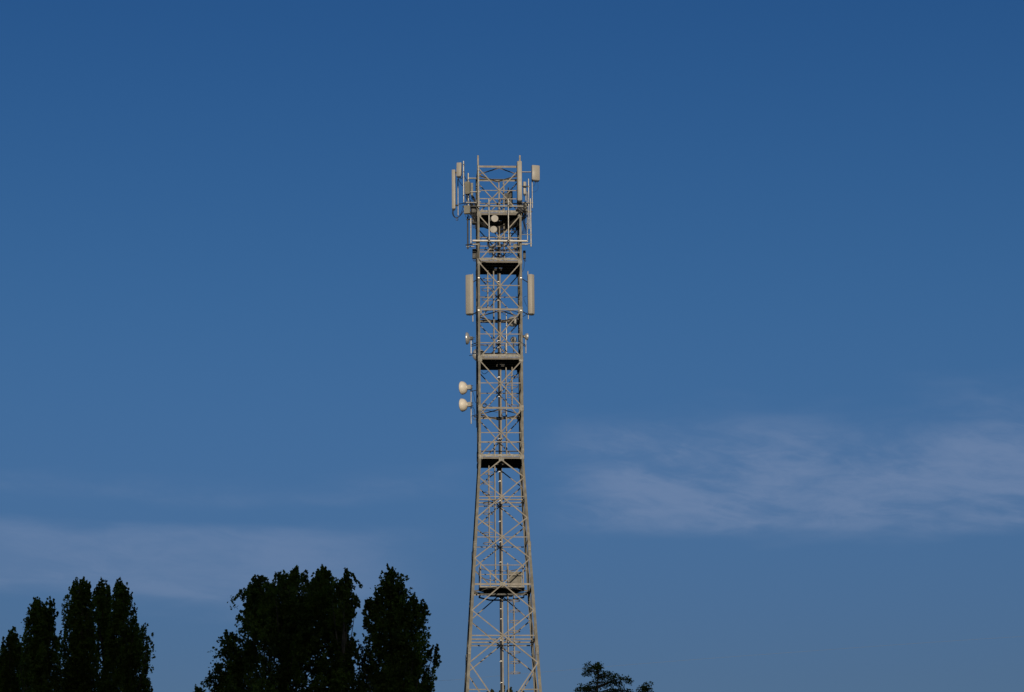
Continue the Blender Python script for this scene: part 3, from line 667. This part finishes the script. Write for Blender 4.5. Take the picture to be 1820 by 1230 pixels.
# ------------------------------------------------------------------ overhead wire
def wire():
    t = []
    for x, y in ((-900, 1262), (0, 1245), (400, 1229), (771, 1210.5), (887, 1201), (1000, 1191.5), (1155, 1178.5), (1400, 1160), (1820, 1131), (2700, 1080)):
        t.append(world_at(x, y, 170))
    g = G().path(t, 0.0045, 5, 6)
    o = bpy.data.objects.new('overhead_wire', make_mesh('overhead_wire', g, M['wire'], True)); COL.objects.link(o)
    o['label'] = 'thin overhead wire crossing the sky low behind the tower'; o['category'] = 'wire'
wire()

# ------------------------------------------------------------------ trees
def np_mesh(name, V, F4, mat):
    me = bpy.data.meshes.new(name); n = len(F4)
    me.vertices.add(len(V)); me.vertices.foreach_set('co', V.astype(np.float32).ravel())
    me.loops.add(n * 4); me.loops.foreach_set('vertex_index', F4.astype(np.int32).ravel())
    me.polygons.add(n); me.polygons.foreach_set('loop_start', np.arange(0, n * 4, 4, dtype=np.int32))
    me.materials.append(mat); me.update(calc_edges=True); me.validate(); return me
def leaves(centres, n, sig, size, flat=0.0):
    """n small folded leaf blades round each centre"""
    C = np.repeat(centres, n, 0); N = len(C)
    d = rng.normal(size=(N, 3)); d *= (rng.uniform(size=N) ** 0.4 / np.linalg.norm(d, axis=1))[:, None]
    C = C + d * np.asarray(sig) * 1.6
    a = rng.normal(size=(N, 3)); a[:, 2] *= (1 - flat); a /= np.linalg.norm(a, axis=1)[:, None]
    b = rng.normal(size=(N, 3)); b[:, 2] *= (1 - flat); b -= a * (a * b).sum(1)[:, None]; b /= np.linalg.norm(b, axis=1)[:, None]
    s = size * rng.uniform(0.65, 1.25, (N, 1)); c = np.cross(a, b) * s * 0.15
    V = np.stack([C - a * s * .5, C + b * s * .42 + c, C + a * s * .55, C - b * s * .42 + c], 1).reshape(-1, 3)
    return V, np.arange(N * 4).reshape(-1, 4)
def lobes(nz=9):
    k = rng.uniform(1, 5, (nz, 2)); ph = rng.uniform(0, 6.28, (nz, 2)); am = rng.uniform(.3, 1, nz)
    def f(th, z):
        s = 0
        for i in range(nz): s = s + am[i] * np.sin(np.round(k[i, 0]) * th + ph[i, 0]) * np.sin(z * k[i, 1] * 1.3 + ph[i, 1])
        return s / am.sum() * 1.6
    return f
def tree(name, label, dist, stems, mat, od, size, base_r, out_=0.3, L=(0.7, 1.3), wd=0.2, nl=90, lob=0.2, group=None, limbs=30, depth=0.95):
    """stems: list of outlines, each rows of photo (y, x_left, x_right) from the tip down.
    The crown is many leafy boughs, each a tapering spray that ends in a twig tip; od sets how closely they hide the sky"""
    bx = world_at(sum((s[-1][1] + s[-1][2]) / 2 for s in stems) / len(stems), 1230, dist).x
    t = thing(name, label, 'tree', (bx, dist, 0), group, True)
    V_, F_, o_, tips, inner = [], [], 0, [], []
    for si, st in enumerate(stems):
        z = np.array([world_at((a + b) / 2, y, dist).z for y, a, b in st])
        xc = np.array([world_at((a + b) / 2, y, dist).x for y, a, b in st]); r_ = np.array([(b - a) / 2 * dist / FOC * 1.06 + 0.05 for y, a, b in st])
        small = si > 0 and (z[0] - z[-1]) < 2.2
        zz = np.concatenate([[2.0, 5.0], z[::-1]]) if not small else z[::-1]
        rr = np.concatenate([[base_r * .5, base_r], r_[::-1]]) if not small else r_[::-1]
        xx = np.concatenate([[bx, bx], xc[::-1]]) if not small else xc[::-1]
        zt, zvis = z[0], z[-1] - (0.8 if not small else 0); f, f2 = lobes(), lobes()
        zs = np.linspace(zvis, zt, 40); area = np.interp(zs, zz, rr).mean() * 2 * (zt - zvis)
        nleaf = od * area / (0.5 * 0.44 * size * size)
        jobs = [(max(5, int(nleaf / nl)), zvis, zt, 1.0)]
        if not small: jobs.append((int(jobs[0][0] * 0.35), 2.2, zvis, 1.7))
        for cnt, z0, z1, grow in jobs:
            zc = rng.uniform(z0, z1, cnt * 6); rc = np.interp(zc, zz, rr)
            keep = rng.uniform(size=len(zc)) < rc / rr.max() + 0.12; zc = zc[keep][:cnt]; rc = np.interp(zc, zz, rr)
            n = len(zc); th = rng.uniform(0, 2 * np.pi, n)
            q = np.where(rng.uniform(size=n) < 0.72, rng.uniform(.78, 1.06, n), rng.uniform(0, .8, n))
            rad = np.maximum(0.02, rc * q * (1 + lob * f(th, zc * 1.5)) - wd * .15)
            tip = np.stack([np.interp(zc, zz, xx) - bx + rad * np.cos(th), rad * np.sin(th) * depth, zc], 1)
            if grow == 1.0:
                tip[0] = (xc[0] - bx, 0, zt); 
                for j in range(1, 10):
                    if j < n: h_ = rng.uniform(.05, .5); tip[j] = (np.interp(zt - h_, zz, xx) - bx + rng.uniform(-1, 1) * np.interp(zt - h_, zz, rr), rng.normal() * .12, zt - h_)
                inner.append(tip)
            ax = np.stack([np.cos(th) * out_ * q, np.sin(th) * out_ * q, np.full(n, 1.0)], 1) + rng.normal(size=(n, 3)) * .12
            ax /= np.linalg.norm(ax, axis=1)[:, None]
            ll = rng.uniform(L[0], L[1], n) * grow * np.clip(rc / 0.6, .5, 1)
            k = rng.uniform(size=(n, nl)) ** 0.8; tw = (wd * rng.uniform(.7, 1.25, n) * np.clip(rc / .5, .45, 1))[:, None] * (0.16 + 1.0 * k) * grow
            # leaves gather round small side twigs of the bough
            node = np.floor(k * 9) / 9; hash_ = rng.normal(size=(n, 10, 3)); hash_ /= np.linalg.norm(hash_, axis=2)[:, :, None]
            side = np.take_along_axis(hash_, np.repeat((k * 9).astype(int)[:, :, None], 3, 2), 1)
            sp = rng.normal(size=(n, nl, 3)); sp /= np.linalg.norm(sp, axis=2)[:, :, None]; sp *= rng.uniform(size=(n, nl, 1)) ** .5
            p = tip[:, None] - ax[:, None] * (k * ll[:, None])[:, :, None] + (side * .75 + sp * .6) * tw[:, :, None]
            V, F = leaves(p.reshape(-1, 3), 1, (.004,) * 3, size * (1 if grow == 1 else 1.7)); V_.append(V); F_.append(F + o_); o_ += len(V)
        tips.append((xc[0] - bx, zt, xx, zz, rr, small))
    cr = bpy.data.objects.new('crown', np_mesh('crown', np.concatenate(V_), np.concatenate(F_), M[mat])); COL.objects.link(cr); cr.parent = t; cr['kind'] = 'stuff'
    main = max([x for x in tips if not x[5]], key=lambda x: x[1]); H = main[1]; tr = G()
    tr.path([(0, 0, -0.2), (0.05, 0, H * .25), (-.04, .05, H * .5), (np.interp(H * .75, main[3], main[2]) - bx, 0, H * .75), (main[0], 0, H * .97)], [0.22, 0.012], 8, 4)
    part('trunk', tr, 'bark', t, True, absolute=False)
    br = G()
    for tx, zt, xx, zz, rr, sm in tips:
        if (tx, zt) != (main[0], main[1]):
            zb = max(4, zt - (6 if not sm else 2.6)); br.path([(np.interp(zb, main[3], main[2]) - bx, 0, zb), (np.interp(zb, main[3], main[2]) - bx + (tx - np.interp(zb, main[3], main[2]) + bx) * .6, .05, zb + (zt - zb) * .5), (tx, 0, zt - .1)], [0.07 if not sm else 0.025, 0.006], 6, 3)
    vis = np.concatenate(inner); pick = vis[rng.integers(0, len(vis), limbs)]
    for p in pick:
        zb = max(3, p[2] - rng.uniform(1.4, 3.4)); cx = np.interp(zb, main[3], main[2]) - bx
        b0 = Vector((cx, 0, zb)); e = Vector(p) - Vector((0, 0, .15)); m_ = b0.lerp(e, .5) + Vector((e.x - b0.x, e.y, 0)) * .12
        br.path([b0, m_, e], [0.04, 0.006], 5, 3)
    part('branch', br, 'bark', t, True, absolute=False, stuff=True)
    return t
LG = 'dark poplars at the lower left'
tree('poplar_tree', 'low dark poplar at the left edge of the photo', 93, [[(1115, 20, 26), (1125, 14, 34), (1140, 4, 44), (1165, -4, 50), (1200, -4, 52), (1230, -6, 56)]], 'leaf_poplar', 8.0, 0.085, 1.2, 0.14, (0.8, 1.5), 0.2, lob=0.1, group=LG)
tree('poplar_tree', 'blunt twin-tipped dark poplar, second from the left edge', 91, [[(1061, 62, 70), (1070, 57, 80), (1085, 50, 94), (1110, 44, 98), (1140, 42, 104), (1170, 44, 108), (1200, 40, 112), (1230, 44, 104)], [(1059, 86, 92), (1070, 82, 95), (1090, 80, 96)]], 'leaf_poplar', 8.0, 0.085, 1.2, 0.14, (0.8, 1.5), 0.2, lob=0.1, group=LG)
tree('poplar_tree', 'tall dense dark poplar with a forked tip in the left row', 92, [[(1025, 135, 141), (1034, 129, 150), (1045, 125, 158), (1065, 122, 163), (1090, 114, 166), (1125, 112, 170), (1160, 114, 171), (1200, 116, 171), (1230, 112, 168)], [(1026, 146, 153), (1040, 144, 160), (1060, 144, 162)]], 'leaf_poplar', 8.0, 0.085, 1.1, 0.14, (0.8, 1.5), 0.2, lob=0.1, group=LG)
tree('poplar_tree', 'slim dark poplar with rounded tip, between two larger ones', 93.5, [[(1027, 176, 184), (1036, 170, 192), (1050, 167, 198), (1080, 169, 199), (1120, 174, 200), (1170, 175, 204), (1230, 174, 210)]], 'leaf_poplar', 8.0, 0.085, 0.9, 0.14, (0.8, 1.5), 0.2, lob=0.1, group=LG)
tree('poplar_tree', 'widest dark poplar at the right end of the left row', 91.5, [[(1027, 209, 219), (1038, 203, 226), (1050, 201, 232), (1075, 199, 242), (1100, 197, 256), (1125, 196, 265), (1150, 194, 262), (1180, 192, 258), (1205, 190, 265), (1230, 188, 267)]], 'leaf_poplar', 8.0, 0.085, 1.3, 0.14, (0.8, 1.5), 0.2, lob=0.1, group=LG)
tree('broadleaf_tree', 'broad dark tree with ragged rounded crown, largest in the photo', 90, [
    [(1008, 520, 532), (1014, 500, 545), (1022, 478, 560), (1032, 458, 580), (1046, 440, 596), (1068, 434, 606), (1099, 424, 618), (1130, 416, 622), (1160, 414, 622), (1190, 400, 626), (1230, 390, 630)],
    [(1020, 450, 457), (1028, 446, 480), (1046, 436, 500), (1068, 432, 520), (1100, 424, 520)],
    [(1003, 568, 574), (1010, 560, 584), (1028, 556, 590), (1050, 550, 596), (1080, 545, 600)],
    [(1014, 500, 506), (1022, 494, 520), (1045, 490, 530)],
    [(1120, 399, 406), (1127, 396, 430), (1140, 396, 450), (1156, 406, 470)],
    [(1178, 383, 392), (1190, 376, 420), (1203, 366, 450), (1215, 354, 470), (1230, 348, 480)],
    ], 'leaf_broad', 6.3, 0.095, 2.6, 0.6, (0.6, 1.1), 0.27, lob=0.1, limbs=70)
tree('poplar_tree', 'narrow dark tree with a thin raised tip beside the broad one', 88.5, [[(1010, 614, 619), (1020, 613, 623), (1032, 606, 624), (1045, 596, 628), (1065, 592, 634), (1085, 590, 626), (1110, 588, 616), (1150, 588, 622), (1190, 590, 630), (1230, 590, 636)], [(1060, 630, 637), (1066, 622, 640), (1074, 620, 634)], [(1133, 622, 630), (1150, 616, 634), (1170, 612, 636)]], 'leaf_broad', 6.5, 0.09, 1.2, 0.3, (0.6, 1.1), 0.2, lob=0.1, limbs=20)
tree('poplar_tree', 'dark cone-shaped poplar nearest the left side of the tower', 89, [[(1003, 687, 693), (1012, 682, 702), (1025, 676, 718), (1045, 672, 726), (1065, 660, 732), (1090, 652, 748), (1115, 648, 758), (1140, 645, 764), (1165, 642, 766), (1200, 640, 768), (1230, 636, 772)],
    [(1052, 736, 741), (1062, 732, 750), (1078, 734, 762), (1095, 736, 760)], [(1062, 652, 662), (1075, 648, 668), (1095, 650, 672)], [(1143, 774, 781), (1149, 766, 782), (1156, 758, 776)]], 'leaf_broad', 7.5, 0.09, 1.8, 0.4, (0.6, 1.2), 0.22, lob=0.15, limbs=40)

# cedar-like trees: level limbs carrying flat sprays
def cedar(label, dist, xt, yt, rows, spread, nspray, seed, group):
    r0 = np.random.default_rng(seed); tip = world_at(xt, yt, dist); bx = tip.x
    t = thing('cedar_tree', label, 'tree', (bx, dist, 0), group, True)
    part('trunk', G().path([(0, 0, -.2), (.06, 0, tip.z * .5), (-.03, 0, tip.z * .8), (0, 0, tip.z)], [0.2, 0.01], 8, 4), 'bark', t, True, absolute=False)
    cs = []; br = G()
    def limb(z, dx, dy, L, rise):
        e = Vector((dx * L, dy * L, z + rise * L)); b0 = Vector((0, 0, z - .12 * L)); m_ = b0.lerp(e, .55) + Vector((0, 0, .1 * L))
        br.path([b0, m_, e], [0.03, 0.006], 5, 3)
        n = max(3, int(nspray * L))
        for i in range(n):
            f = 0.25 + 0.8 * (i / n) ** .8; p = b0.lerp(m_, min(1, f * 2)) if f < .5 else m_.lerp(e, (f - .5) * 2)
            cs.append([p.x + r0.normal() * .05, p.y + r0.normal() * .09, p.z + r0.normal() * .065 - .04])
    for (yy, xa, side) in rows:                               # limbs the photo shows, each at its own height and length
        p = world_at(xa, yy, dist); L = abs(p.x - bx); s_ = 1 if p.x > bx else -1; dy = r0.uniform(-.5, .5)
        limb(p.z - side * L, s_, dy, L, side)
    for z in np.arange(3, tip.z - .15, 0.14):
        a = r0.uniform(0, 6.28); L = spread * min(1, (tip.z - z) / 2.0) ** 0.8 * r0.uniform(.5, 1.0); limb(z, math.cos(a) * .9, math.sin(a), max(.12, L), 0.15)
    for i in range(14): cs.append([r0.normal() * .05, r0.normal() * .05, tip.z - r0.uniform(0, .5)])
    V, F = leaves(np.array(cs), 24, (.085, .085, .06), .055, .2)
    cr = bpy.data.objects.new('crown', np_mesh('crown', V, F, M['leaf_cedar'])); COL.objects.link(cr); cr.parent = t; cr['kind'] = 'stuff'
    part('branch', br, 'bark', t, True, absolute=False, stuff=True)
CG = 'small treetops along the bottom edge'
cedar('ragged cedar-like treetop with layered boughs right of the tower', 96, 1062, 1178, [(1181, 1041, .2), (1186, 1046, .1), (1195, 1036, -.1), (1183, 1069, .3), (1196, 1088, .1), (1201, 1096, 0), (1203, 1078, .1), (1210, 1121, .05), (1213, 1104, .1), (1221, 1024, .05), (1218, 1040, .2), (1224, 1100, .1), (1228, 1118, .05), (1228, 1030, 0), (1212, 1050, .1)], 0.75, 17, 5, CG)
cedar('tiny treetop with one lifted twig, rightmost at the bottom edge', 97, 1146, 1217, [(1221, 1132, .1), (1217, 1153, .6), (1225, 1160, .1), (1226, 1136, .1)], 0.45, 14, 9, CG)
tree('distant_tree', 'small rounded treetops glimpsed through the foot of the tower', 150, [[(1224, 871, 877), (1227, 868, 882), (1231, 866, 886), (1240, 862, 890)], [(1219, 893, 898), (1223, 889, 902), (1230, 886, 905), (1240, 882, 908)], [(1222, 906, 911), (1226, 903, 915), (1231, 900, 918), (1240, 898, 920)], [(1227, 924, 932), (1231, 918, 936), (1240, 914, 940)]], 'leaf_far', 5.0, 0.12, 1.4, 0.4, (.4, .8), .2, limbs=6, group=CG)

for o in list(bpy.data.objects):
    if '_org' in o: del o['_org']
